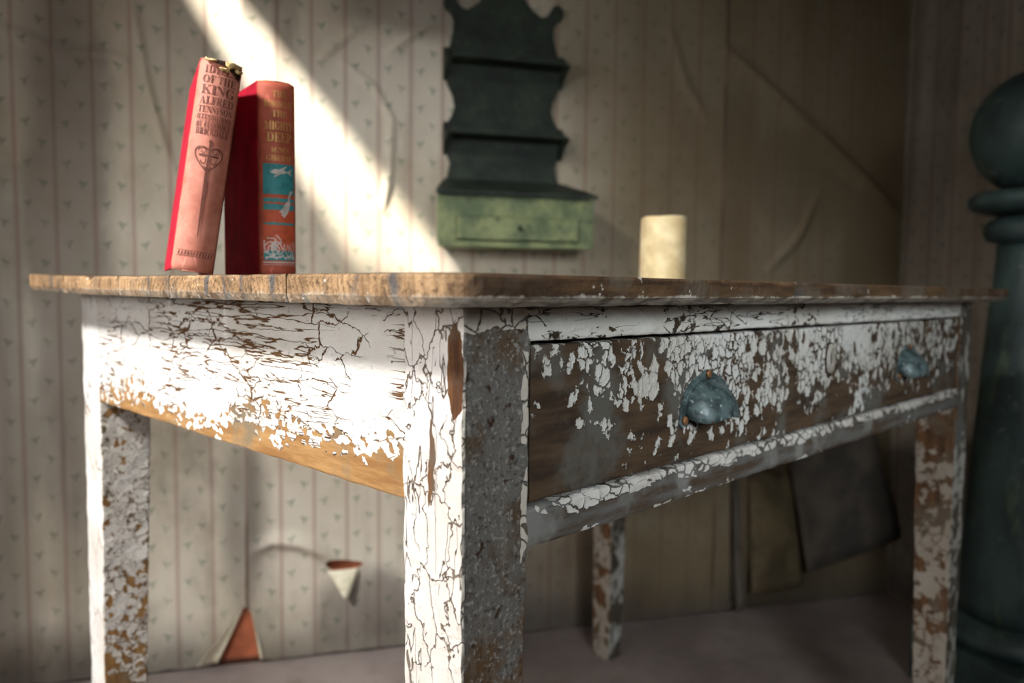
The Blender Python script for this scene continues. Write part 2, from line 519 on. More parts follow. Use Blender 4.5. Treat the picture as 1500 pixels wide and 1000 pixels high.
def sheet_flap(name, quad, offs, mat, n=12, bow=.012, lab=None):
    """a hanging sheet: four corners (x, z) with their distance from the wall"""
    vs, fs = [], []
    for i in range(n+1):
        for k in range(n+1):
            s, t = i/n, k/n
            w4 = ((1-s)*(1-t), s*(1-t), s*t, (1-s)*t)
            x = sum(w*q[0] for w, q in zip(w4, quad)); z = sum(w*q[1] for w, q in zip(w4, quad))
            o = sum(w*q for w, q in zip(w4, offs)) + bow*math.sin(math.pi*s)*math.sin(math.pi*t*.9) + .004*mnoise.noise(Vector((x*14, z*14, 2)))
            vs.append((x, -o, z))
    for i in range(n):
        for k in range(n): fs.append((i*(n+1)+k, (i+1)*(n+1)+k, (i+1)*(n+1)+k+1, i*(n+1)+k+1))
    ob = mesh(name, vs, fs, mat, core, True)
    so = ob.modifiers.new('thick', 'SOLIDIFY'); so.thickness = .0009
    if lab: ob['label'] = lab
    return ob
sheet_flap('torn_paper_flap', [(-.438, .204), (-.368, .207), (-.392, .146), (-.402, .142)], [.012, .010, .026, .028], M_back, 10, .006)
gd = G('grimy_wallpaper_reverse')
fd = gd.noise(gd.co, 9, 5, .6)
M_back_dark = gd.done(gd.mix(fd.ss(.35, .65), c8(120, 106, 80), c8(84, 74, 60)), .9, 0., .2)
gd2 = G('grimy_grey_wallpaper_reverse')
fd2 = gd2.noise(gd2.co, 9, 5, .6)
M_back_grey = gd2.done(gd2.mix(fd2.ss(.35, .65), c8(92, 84, 76), c8(66, 62, 58)), .9, 0., .2)
sheet_flap('hanging_paper_sheet', [(.655, .40), (.80, .36), (.800, .075), (.652, .062)], [.008, .012, .05, .045], M_back_dark, lab='brown hanging sheet of peeled wallpaper')
sheet_flap('hanging_paper_sheet', [(.735, .60), (1.02, .56), (1.105, .185), (.800, .115)], [.006, .008, .06, .075], M_back_grey, lab='large grey hanging sheet of peeled wallpaper')
curl_flap('rolled_paper_strip', (.600, .44), (.612, .03), .010, .026, 3.6, -1, M_back_grey)

# right wall: comes forward from the corner
rw = mesh('wall_right', *boxvf((0, .006, 0), (3.4, .10, 2.62)), M_sidewall)
rw.location = WP(CX, -.012, 0); rw.rotation_euler.z = WA - math.pi/2
tag(rw, 'dark right wall with smoke-stained striped wallpaper beside the post', None, None, 'structure')
HOLE_D = [(.40, 1.42), (.43, 1.60), (.52, 1.62), (.53, 1.45), (.49, 1.36), (.46, 1.30), (.45, 1.38)]
def relief_r(x, z):
    h = .003+.004*(mnoise.noise(Vector((x*4, z*1.6, 7.7)))+1)
    for cx_, w_, A in ((.05, .02, .008), (.17, .015, .006), (.30, .02, .008)):
        h += A*math.exp(-((x-cx_-.05*(z-1))/w_)**2)
    return h
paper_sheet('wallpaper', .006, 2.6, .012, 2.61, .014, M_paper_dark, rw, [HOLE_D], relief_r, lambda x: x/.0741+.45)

# left wall with a high small window, front wall with an added window behind the camera, ceiling with an added gap
lw_ = .25
def wall_with_hole(name, x0, x1, z0, z1, hx0, hx1, hz0, hz1, t, mat):
    vs, fs = [], []
    for (a, b, c, d) in ((x0, hx0, z0, z1), (hx1, x1, z0, z1), (hx0, hx1, z0, hz0), (hx0, hx1, hz1, z1)):
        v, f = boxvf((a, 0, c), (b, t, d)); k = len(vs); vs += v; fs += [tuple(i+k for i in q) for q in f]
    return mesh(name, vs, fs, mat)
wl = wall_with_hole('wall_left', -3.9, .1, 0, 2.62, -TALL[1], -TALL[0], TALL[2], TALL[3], lw_, M_sidewall)
wl.location = WP(LEFT_X, 0, 0); wl.rotation_euler.z = WA + math.pi/2
tag(wl, 'plain left wall with one enlarged tall window', None, None, 'structure')
gw = G('painted_window_frame'); M_frame = gw.done(gw.mix(gw.noise(gw.co, 30).ss(.4, .7), c8(200, 196, 186), c8(150, 144, 132)), .6)
gg = G('sun_blocking_pane'); M_sunblock = gg.done(c8(210, 214, 216), .4)  # opaque pane, added to keep the sun out
def window(name, loc, rz, w, h, label, depth):
    e = empty(name, loc, rz); tag(e, label, None, None, 'structure')
    for a, b in (((-w/2, -.02, -h/2), (-w/2+.03, .02, h/2)), ((w/2-.03, -.02, -h/2), (w/2, .02, h/2)),
                 ((-w/2+.03, -.02, -h/2), (w/2-.03, .02, -h/2+.03)), ((-w/2+.03, -.02, h/2-.03), (w/2-.03, .02, h/2))):
        bbox('window_frame', a, b, M_frame, e, .003)
    bbox('added_opaque_pane', (-w/2+.03, -.003, -h/2+.03), (w/2-.03, .003, h/2-.03), M_sunblock, e, .001, 1)
    return e
window('window_1', WP(LEFT_X-.16, (TALL[0]+TALL[1])/2, (TALL[2]+TALL[3])/2), WA+math.pi/2, TALL[1]-TALL[0], TALL[3]-TALL[2], 'enlarged tall window with opaque pane added to block the sun, in the left wall', .1)
wf = wall_with_hole('wall_front', -1.9, 2.2, 0, 2.62, .27, .97, .95, 1.65, .2, M_sidewall)
wf.location = (0, FRONT_Y-.2, 0)
tag(wf, 'plain front wall behind the viewer with one added window', None, None, 'structure')
window('fill_window', (.62, FRONT_Y-.10, 1.30), 0, .7, .7, 'added square window with opaque pane for the fill lamp in the front wall', .1)
# a gap added in the unseen ceiling to shape the sun strip: sunbeam edges on the wall traced back along the sun
CZ = 2.62
def back_to_ceiling(x, z):
    p = WP(x, .006, z); L = (CZ-z)/SUN_TAN
    q = p - vv_*L; q = q - W0
    return (q.dot(wv), q.dot(nv))
gap = [back_to_ceiling(*q) for q in ((-.345, .885), (-.135, .885), (-.845, 1.75), (-.892, 1.75))]
X0, X1, Y0, Y1 = -2.3, 1.5, -3.9, .12
outer = [(X0, Y0), (X1, Y0), (X1, Y1), (X0, Y1)]
vs = [(x, y, 0) for x, y in outer] + [(x, y, 0) for x, y in gap]
fs = [(0, 1, 5, 4), (1, 2, 6, 5), (2, 3, 7, 6), (3, 0, 4, 7)]
ce = mesh('ceiling', vs, fs, M_ceiling)
ce.location = W0+Vector((0, 0, CZ)); ce.rotation_euler.z = WA
tag(ce, 'dull ceiling with a narrow gap added to shape the sun strip', None, None, 'structure')

# ================================================================== the table
APT = 0.8473                                     # top of the aprons
TOPZ = 0.8677
table = empty('writing_table', OT + vv_*LV/2 + uv_*LU/2, math.atan2(vv_.y, vv_.x))
tag(table, 'old wooden table with cracked flaking white paint and one long drawer', 'table')
bx, by = LV/2, LU/2
def TL(b, a, z): return (b-bx, a-by, z)          # b along the long side, a along the short side, from the near corner
OCH = (c8(172, 132, 84), c8(140, 100, 58), c8(124, 108, 86))
DRK = (c8(74, 50, 30), c8(46, 30, 18), c8(92, 88, 82))
GRY = (c8(86, 80, 70), c8(58, 50, 40), c8(98, 98, 96))
PAINT = (.80, .765, .715)
# left end apron: paint cracked along the grain, ochre wood showing along the lower edge
def b_left(g, x, y, z):
    yy = y+by
    low = (z + yy*.012).ss(.706, .762, .50, 0.)   # bare along the lower edge, more of it near the front corner
    return low + z.ss(.745, .80, 0., -.26) + yy.ss(.05, .26, .10, 0.)*z.ss(.72, .80, 1., 0.)
M_apron = paint_mat('cracked_white_paint_long_grain', (22, 22, 60), b_left, OCH, (20, 14, 120), (.80, .77, .725), .020, .20, 1.3, .016, 60, .36, 8, 75, .0012,
                    (.44, .62), c8(104, 72, 40), .34, ((30, 11, 150), .020, 9), (120, 120, 190), .25)
# near leg, outer left face: thick plates of paint
def b_legl(g, x, y, z):
    yy = y+by
    patch = (((yy-.007)/.0085).sq() + ((z-.805)/.032).sq() + (g.noise(g.co, 70, 3)-.5)*1.6).ss(.6, 1.2, .9, 0.)
    return patch + (((yy-.032+(g.noise(g.co, 40, 2)-.5)*.012)/.0030).sq() + ((z-.742)/.030).sq()).ss(.5, 1.6, .5, 0.)
M_legl = paint_mat('thick_plates_of_white_paint', (36, 44, 26), b_legl, (c8(112, 74, 42), c8(72, 44, 26), c8(104, 88, 72)), (120, 120, 14), (.80, .745, .70), .014, .30, 4.1, .024, 60, .26, 8, 80, .0013, (.36, .54), c8(120, 104, 88), .34, ((70, 70, 14), .006, 14), (130, 130, 90), .2)
# near leg, front face: paint gone, dark grey grainy wood, chips left at the top and along the right edge
def b_legf(g, x, y, z):
    xx = x+bx
    nz = g.noise(g.co, 55, 3)-.5
    topp = (z+nz*.014).ss(.830, .834, 0., -1.0)
    rt_ = (xx+nz*.010).ss(.0530, .0550, 0., -1.)*(g.noise(g.scaled(g.co, (1, 1, 1.)), 26, 2)).ss(.47, .50)
    return topp + rt_*z.ss(.655, .675) + .62
def dark_leg_mat():
    g = G('bare_dark_grey_leg_face')
    x, y, z = g.xyz()
    co = g.co
    a = g.noise(g.scaled(co, (130, 130, 16)), 1, 5, .6)
    b = g.noise(co, 22, 4, .6); peb = g.noise(co, 330, 3, .6)
    col = g.mix(b.ss(.46, .64), c8(98, 96, 92), c8(80, 64, 46))
    col = g.mix(a.ss(.52, .72)*.8, col, c8(112, 108, 100))
    col = g.mix(z.ss(.52, .68, .55, 0.)*b.ss(.45, .52), col, c8(112, 76, 40))
    col = g.mix(peb.ss(.54, .68)*.8, col, c8(148, 146, 142))
    col = g.mix(g.noise(g.scaled(co, 1., (3, 3, 3)), 260, 3, .6).ss(.55, .66)*.7, col, c8(48, 42, 36))
    col = g.mix(g.noise(co, 90, 3).ss(.64, .70), col, c8(54, 34, 20))
    p = (b_legf(g, x, y, z)).ss(-.10, .05, 1., 0.)
    edge = (x+bx-.0018).ab().ss(.0008, .0022, .8, 0.)*g.noise(co, 50, 3).ss(.42, .55)
    p = p.mx(edge)
    crk = (S(g.nt, g.vor(g.scaled(g.warp(co, 60, .01), (60, 60, 50)), 1, 'DISTANCE_TO_EDGE').outputs['Distance'])).ss(.01, .05)
    p = p*crk
    col = g.mix(p, col, c8(196, 190, 178))
    g.bump(p*1.6+peb*1.1+a*.5, .0013)
    return g.done(col, .62, 0., .45)
M_legf = dark_leg_mat()
# other legs
M_legw = paint_mat('crackled_white_paint_leg', (52, 52, 62), lambda g, x, y, z: z.ss(.22, .66, .20, -.02) + z.ss(.66, .72, 0., .16), (c8(150, 112, 66), c8(118, 84, 48), c8(104, 92, 74)), (120, 120, 14), (.66, .625, .575), .035, .14, 2.2, .022, 70, .36, 12, 80, .0006, (.42, .60), c8(110, 84, 54), .40, ((70, 70, 120), .011, 14), (110, 110, 110), .15)
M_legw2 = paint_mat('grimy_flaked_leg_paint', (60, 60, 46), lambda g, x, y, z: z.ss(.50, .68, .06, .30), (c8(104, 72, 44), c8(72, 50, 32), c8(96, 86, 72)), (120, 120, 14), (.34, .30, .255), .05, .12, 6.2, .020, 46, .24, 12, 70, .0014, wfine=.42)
M_legwhite = paint_mat('mostly_whole_white_leg_paint', (30, 30, 12), lambda g, x, y, z: z*0.-.1, OCH, (120, 120, 14), (.80, .77, .73), .008, .32, 8.2, .012, 46, .1, 12, 70, .0009)
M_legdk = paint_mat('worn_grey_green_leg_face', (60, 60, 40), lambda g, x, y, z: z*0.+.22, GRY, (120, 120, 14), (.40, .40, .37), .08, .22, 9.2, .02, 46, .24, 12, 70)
# drawer front
def b_draw(g, x, y, z):
    xx = x+bx
    lowz = (z+xx*.012).ss(.718, .790, .30, -.06)
    lft = xx.ss(.07, .22, .30, 0.)
    rgt = xx.ss(.84, 1.06, 0., .32)
    return lowz + lft + rgt
M_draw = paint_mat('flaked_paint_drawer_front', (105, 100, 78), b_draw, (c8(80, 63, 46), c8(50, 39, 29), c8(88, 86, 80)), (10, 10, 70), (.62, .625, .60), .07, .12, 3.4, .013, 120, .46, 9, 95, .0013, (.38, .58), None, .5)
M_rail = paint_mat('grey_white_rail_paint', (30, 30, 60), lambda g, x, y, z: z.ss(.823, .832, .08, 0.), (c8(64, 52, 38), c8(46, 34, 24), c8(88, 84, 76)), (10, 10, 90), (.62, .625, .60), .016, .24, 5.4, .014, 60, .30, 9, 80, .0010, (.46, .66), None, .34, ((16, 60, 150), .009, 12), (120, 120, 170))
def b_rlow(g, x, y, z):
    return (z).ss(.690, .703, .45, 0.) + (x+bx).ss(.06, .13, .35, 0.) + z.ss(.676, .682, -.10, 0.)
M_rlow = paint_mat('worn_lower_rail_paint', (70, 70, 110), b_rlow, (c8(96, 96, 94), c8(70, 56, 42), c8(122, 122, 118)), (10, 10, 80), (.62, .61, .58), .12, .22, 7.4, .012, 60, .30, 12, 90, .0012)
M_under = paint_mat('bare_rough_wood', (40, 40, 40), lambda g, x, y, z: z*0.+.9, (c8(120, 104, 84), c8(86, 70, 52), c8(100, 92, 80)), (16, 90, 90), PAINT, .02)

def leg_taper(b0, b1, a0, a1, ib, ia):
    """inner sides slope in below the aprons: ib / ia = which side is the inner one"""
    def f(qx, qy, t):
        k = max(0., min(1., (.68-t)/.68))
        s = 1-.26*k
        fb = (b1 if ib < 0 else b0)-bx; fa = (a1 if ia < 0 else a0)-by
        return fb+(qx-fb)*s, fa+(qy-fa)*s
    return f
def leg_mi(faces):
    def f(p):
        n = p.normal
        if abs(n.z) > .7: return 0
        k = ('-b' if n.x < 0 else '+b') if abs(n.x) > abs(n.y) else ('-a' if n.y < 0 else '+a')
        return faces.get(k, 0)
    return f
def leg(b0, a0, ib, ia, mats, faces):
    return beam('leg', TL(b0, a0, 0), TL(b0+LW, a0+LW, APT-.0015), 2, mats, table, .0006, .008,
                leg_taper(b0, b0+LW, a0, a0+LW, ib, ia), leg_mi(faces), 55, .0022)
leg(0, 0, 1, 1, [M_legw, M_legl, M_legf], {'-b': 1, '-a': 2})                       # nearest corner
leg(0, LU-LW, 1, -1, [M_legw, M_legwhite], {'-b': 1})                               # left
leg(LV-LW, 0, -1, 1, [M_legw2, M_legdk], {'-a': 1})                                 # right
leg(LV-LW, LU-LW, -1, -1, [M_legw2, M_legdk], {'-a': 1})                            # rear
AB = .7113
beam('apron', TL(.0004, LW-.002, AB), TL(.022, LU-LW+.002, APT-.0012), 1, [M_apron, M_under], table, .0004, .008, None, lambda p: 0 if p.normal.x < -.5 else 1, 60, .002)
beam('apron', TL(LV-.024, LW-.002, AB), TL(LV-.002, LU-LW+.002, APT-.0012), 1, M_under, table, .0003, .02)
beam('apron', TL(LW-.002, LU-.024, AB), TL(LV-LW+.002, LU-.002, APT-.0012), 0, M_under, table, .0003, .02)
beam('top_rail', TL(LW-.002, .0006, .8225), TL(LV-LW+.002, .024, APT-.0012), 0, M_rail, table, .0004, .010, None, None, 60, .002)
beam('bottom_rail', TL(LW-.002, .0002, .6755), TL(LV-LW+.002, .030, .7060), 0, M_rlow, table, .0005, .010, None, None, 60, .0035)
# drawer with its box
drawer = beam('drawer', TL(LW+.003, .0022, .7085), TL(LV-LW-.003, .022, .8195), 0, M_draw, table, .0003, .010, None, None, 60, .0022)
drawer['label'] = 'long drawer front with badly flaked paint'
for nm, a, b in (('drawer_side', (LW+.010, .021, .712), (LW+.022, .60, .806)), ('drawer_side', (LV-LW-.022, .021, .712), (LV-LW-.010, .60, .806)),
                 ('drawer_back', (LW+.022, .59, .712), (LV-LW-.022, .60, .806)), ('drawer_bottom', (LW+.022, .021, .714), (LV-LW-.022, .59, .720))):
    bbox(nm, TL(*a), TL(*b), M_under, drawer, .001, 1)
# cup handles
def metal_mat():
    g = G('verdigris_painted_metal')
    a = g.noise(g.co, 70, 5, .65); b = g.noise(g.co, 230, 3, .6)
    col = g.mix(a.ss(.38, .66), c8(96, 114, 116), c8(44, 58, 60))
    col = g.mix(b.ss(.60, .72)*.8, col, c8(176, 196, 196))
    col = g.mix(g.noise(g.co, 120, 4).ss(.66, .72), col, c8(96, 66, 44))
    g.bump(a+b*.5, .0006)
    return g.done(col, a.ss(.4, .7, .38, .6), .15, .5)
M_metal = metal_mat()
gs = G('rusty_screw'); M_rust = gs.done(gs.mix(gs.noise(gs.co, 300).ss(.4, .65), c8(146, 104, 70), c8(98, 66, 44)), .6, .4)
def cup_mesh(W, Hh, D):
    vs, fs = [], []; n, m = 24, 10
    for i in range(n+1):
        th = math.pi*i/n
        for k in range(m+1):
            t = k/m                                # 0 at the drawer, 1 at the crown
            rad = math.cos(t*math.pi/2)**.75
            ox = W/2*math.cos(th)*(rad*.86+.10*(1-t)) ; oz = Hh*math.sin(th)**.85*(rad*.90+.08*(1-t))
            vs.append((ox, -D*math.sin(t*math.pi/2)**.8, oz + (-.004*math.sin(t*math.pi) if 0 < i < n else -.004*math.sin(t*math.pi))))
    for i in range(n):
        for k in range(m): fs.append((i*(m+1)+k, i*(m+1)+k+1, (i+1)*(m+1)+k+1, (i+1)*(m+1)+k))
    return vs, fs
def cup(b, z):
    loc = Vector(TL(b, .0022, z))
    # backing flange with three lugs
    pts = []
    for i in range(40):
        th = math.pi*i/39
        r = 1+.10*math.exp(-((th-math.pi/2)/.22)**2)
        pts.append((.043*math.cos(th), .037*math.sin(th)**.8*r))
    pts += [(-.045, -.004), (-.040, -.009), (-.031, -.007), (-.029, 0), (.029, 0), (.031, -.007), (.040, -.009), (.045, -.004)]
    v, f = prism(pts, -.0022, 0.)
    o = mesh('handle_flange', v, f, M_metal, drawer); o.location = loc
    bv = o.modifiers.new('bevel', 'BEVEL'); bv.width = .0006; bv.segments = 2; bv.limit_method = 'ANGLE'
    v, f = cup_mesh(.074, .034, .026)
    c = mesh('cup_handle', v, f, M_metal, drawer, True); c.location = loc
    c['label'] = 'dull blue-green metal cup handle'
    so = c.modifiers.new('thick', 'SOLIDIFY'); so.thickness = .0016; so.offset = -1
    for sx, sz in ((0, .0365), (-.0375, -.002), (.0375, -.002)):
        v, f = lathe([(.0001, .0030), (.0022, .0028), (.0036, .0018), (.0042, 0)], 14)
        s = mesh('screw', [(x, -zz, y) for x, y, zz in v], f, M_rust, drawer, True)
        s.location = loc+Vector((sx, -.0022, sz))
cup(.297, .7475); cup(.829, .7485)
# keyhole plate: oval ring with a keyhole
vs, fs = [], []
n = 28
for i in range(n):
    a = 2*math.pi*i/n
    for (rx, rz, y) in ((.0092, .0170, .0002), (.0090, .0168, -.0038), (.0068, .0140, -.0046), (.0044, .0098, -.0036), (.0042, .0095, .0002)):
        vs.append((rx*math.cos(a), y, rz*math.sin(a)))
for i in range(n):
    for k in range(4): fs.append((i*5+k, i*5+k+1, ((i+1) % n)*5+k+1, ((i+1) % n)*5+k))
es = mesh('keyhole_plate', vs, fs, paint_mat('chipped_keyhole_paint', (200, 200, 200), lambda g, x, y, z: z*0., OCH, (60, 60, 60), (.42, .41, .37), .08, .22, 2.), drawer, True)
es.location = Vector(TL(.566, .0022, .783))
gr_ = G('keyhole_plate_painted_shade'); M_kw = gr_.done(gr_.mix(gr_.noise(gr_.co, 120).ss(.4, .65), c8(44, 32, 22), c8(70, 54, 38)), .85)  # dark rim painted in for the shadow gap round the plate
ks = mesh('keyhole_plate_shade', *prism([(.0118*math.cos(2*math.pi*i/28)*(1+.10*math.sin(i*2.3)), .0205*math.sin(2*math.pi*i/28)*(1+.08*math.sin(i*3.1))-.002) for i in range(28)], -.0009, 0.), M_kw, drawer)
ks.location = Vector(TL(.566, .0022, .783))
gk = G('dark_keyhole'); M_key = gk.done((.004, .004, .004), .9)
kh = mesh('keyhole', *prism([(.0043*math.cos(2*math.pi*i/16), .0096*math.sin(2*math.pi*i/16)) for i in range(16)], -.0016, 0.), M_key, drawer)
kh.location = Vector(TL(.566, .0022, .783))

# table top of planks with worn uneven edge
def top_mat():
    g = G('worn_tabletop_wood')
    x, y, z = g.xyz()
    nx, ny, nz = g.xyz(g.tc.outputs['Normal'])
    co = g.co
    # end grain: rings
    wpv = g.xyz(g.warp(co, 14, .02))
    r1 = ((wpv[1]*1.0+.10).sq() + (wpv[2]-.80).sq()).rt()
    ring = (r1*900.).sin()
    e1 = g.noise(co, 30, 5, .65); sp_ = g.noise(co, 320, 3, .6)
    endc = g.mix(e1.ss(.36, .64), c8(176, 142, 104), c8(126, 98, 70))
    endc = g.mix(ring.ss(.2, 1., 0., .40), endc, c8(104, 72, 44))
    endc = g.mix(g.noise(g.scaled(co, (1, 1, .25), (2, 5, 1)), 42, 4, .6).ss(.52, .64)*.9, endc, c8(80, 82, 84))
    endc = g.mix(sp_.ss(.52, .66)*.75, endc, c8(84, 64, 46))
    endc = g.mix(g.noise(g.scaled(co, (1, 1, .3), (4, 4, 4)), 130, 4, .65).ss(.58, .68)*.8, endc, c8(64, 52, 42))
    lg, wn = wood_col(g, co, (8, 90, 90), c8(98, 74, 50), c8(60, 44, 30), c8(92, 82, 70))
    lg = g.mix(g.noise(g.scaled(co, (30, 30, 30), (1, 1, 1)), 1, 4).ss(.60, .70)*.8, lg, c8(64, 62, 62))
    k = (nx*-1.).ss(.35, .85)
    col = g.mix(k, lg, endc)
    white = (z + (e1-.5)*.010 + (sp_-.5)*.004).ss(APT+.0058, APT+.0078, 1., 0.)*(1.-k*.62)
    wc = g.mix(g.noise(co, 60, 4).ss(.45, .65), c8(178, 172, 160), c8(120, 112, 100))
    col = g.mix(white*.9, col, wc)
    chips = g.noise(g.scaled(co, 1., (7, 3, 2)), 90, 4, .6).ss(.66, .69)
    col = g.mix(chips*.8, col, c8(206, 200, 192))
    g.bump(e1*.8+sp_*.9+wn*.6+ring*.12, .0014)
    return g.done(col, .72, 0., .3)
M_top = top_mat()
OB0, OB1, OA0, OA1 = -.050, LV+.047, -.0465, LU+.066
JOINTS = [OA0, .130, .3346, .4624, .640, OA1]
def warp_z(b, a):
    return .0042*max(0., (a-.46)/.35)**2*max(0., 1-b/.5)
def plank(i):
    a0, a1 = JOINTS[i], JOINTS[i+1]
    g_ = .0009
    first, last = i == 0, i == len(JOINTS)-2
    lo, hi = a0+(0 if first else g_), a1-(0 if last else g_)
    pts = []                                      # (b, a, chamfer width, outer)
    rad = .036
    def line(p, q, ch, outer):
        L = math.hypot(q[0]-p[0], q[1]-p[1]); n = max(1, int(L/(.006 if outer else .05)))
        for k in range(n): pts.append((p[0]+(q[0]-p[0])*k/n, p[1]+(q[1]-p[1])*k/n, ch, outer))
    def arc(cx, cy, a_s, ch0, ch1):
        for k in range(10):
            t = k/10; an = math.radians(a_s+90*t)
            pts.append((cx+rad*math.cos(an), cy+rad*math.sin(an), ch0+(ch1-ch0)*t, True))
    CF, CE = .0115, .0030
    # counter-clockwise in (b, a)
    if first:
        line((OB0+rad, lo), (OB1-rad, lo), CF, True); arc(OB1-rad, lo+rad, -90, CF, CE)
        line((OB1, lo+rad), (OB1, hi), CE, True)
    else:
        line((OB0, lo), (OB1, lo), 0, False)
        line((OB1, lo), (OB1, hi-(rad if last else 0)), CE, True)
    if last:
        arc(OB1-rad, hi-rad, 0, CE, CE); line((OB1-rad, hi), (OB0+rad, hi), CE, True); arc(OB0+rad, hi-rad, 90, CE, CE)
        line((OB0, hi-rad), (OB0, lo), CE, True)
    else:
        line((OB1, hi), (OB0, hi), 0, False)
        line((OB0, hi), (OB0, lo+(rad if first else 0)), CE, True)
    if first: arc(OB0+rad, lo+rad, 180, CE, CF)
    n = len(pts)
    nrm = []
    for k in range(n):
        p, q = pts[k-1], pts[(k+1) % n]
        d = Vector((q[0]-p[0], q[1]-p[1], 0)).normalized(); nrm.append(Vector((-d.y, d.x, 0)))
    # (fraction of chamfer inset, z)
    prof = [(1., APT+.0005), (.45, APT+.0032), (0., APT+.0062), (0., APT+.0115), (0., TOPZ-.0022), (.12, TOPZ-.0006), (.30, TOPZ)]
    rings = []
    for pi_, (fr_, z) in enumerate(prof):
        ring = []
        for k in range(n):
            b, a, ch, outer = pts[k]
            ins = fr_*ch if pi_ < 3 else fr_*.008*(1 if outer else 0)
            v = Vector((b, a, z))
            off = ins; zz = z
            if outer:
                off += .0012*mnoise.noise(v*38) + .0008*mnoise.noise(v*130); zz += (.0008*mnoise.noise(Vector((b*60, a*60, 8)))) if pi_ in (0, 1, 5, 4) else 0
                chip = mnoise.noise(Vector((b*21, a*21, 3.3)))
                if pi_ >= 4 and chip > .42: off += .007*(chip-.42)*(1 if pi_ == 4 else 2); zz -= .008*(chip-.42)
                if pi_ <= 1 and chip < -.40: off += .012*(-.40-chip); zz += .006*(-.40-chip)
            v = v + nrm[k]*off
            ring.append(TL(v.x, v.y, zz+warp_z(b, a)))
        rings.append(ring)
    vs, fs = loft(rings)
    return mesh('plank', vs, fs, M_top, table)
for i in range(len(JOINTS)-1): plank(i)

# ================================================================== books
def cloth_mat(name, c1, c2, sc=40, rough=.62, wear=.5):
    g = G(name)
    a = g.noise(g.co, sc, 5, .6); b = g.noise(g.co, 900, 2, .5)
    sc_ = g.noise(g.scaled(g.co, (1, 1, .25)), 130, 3, .6)
    col = g.mix(a.ss(.36, .66), c1, c2)
    col = g.mix(sc_.ss(.62, .72)*wear, col, tuple(min(1, q*1.5+.05) for q in c1))
    g.bump(a*.4+b*.5, .0004)
    return g.done(col, rough, 0., .35)
M_red = cloth_mat('crimson_book_cloth', c8(190, 24, 52), c8(160, 14, 40))
M_sp1 = cloth_mat('faded_salmon_spine_cloth', c8(206, 136, 116), c8(178, 106, 88))
M_sp2 = cloth_mat('rust_orange_spine_cloth', c8(190, 96, 74), c8(158, 74, 56))
gpg = G('yellowed_page_edges')
pn = gpg.noise(gpg.scaled(gpg.co, (900, 4, 4)), 1, 3, .5)
gpg.bump(pn, .0004)
M_page = gpg.done(gpg.mix(pn.ss(.35, .65), c8(222, 206, 168), c8(176, 154, 112)), .85)
def flat(name, c, rough=.6, metal=0.):
    g = G(name); n = g.noise(g.co, 150, 3)
    return g.done(g.mix(n.ss(.45, .7), c, tuple(q*.72 for q in c)), rough, metal)
M_ink = flat('dark_brown_blocking', c8(112, 62, 48))
M_gilt = flat('dull_gilt_blocking', c8(204, 156, 88), .45, .3)
M_teal = flat('teal_printed_panel', c8(58, 138, 142))
M_pale = flat('pale_silver_blocking', c8(206, 196, 190))
M_oran = flat('orange_printed_panel', c8(196, 88, 56))
M_tear = flat('torn_cloth_lining', c8(222, 196, 140), .9)

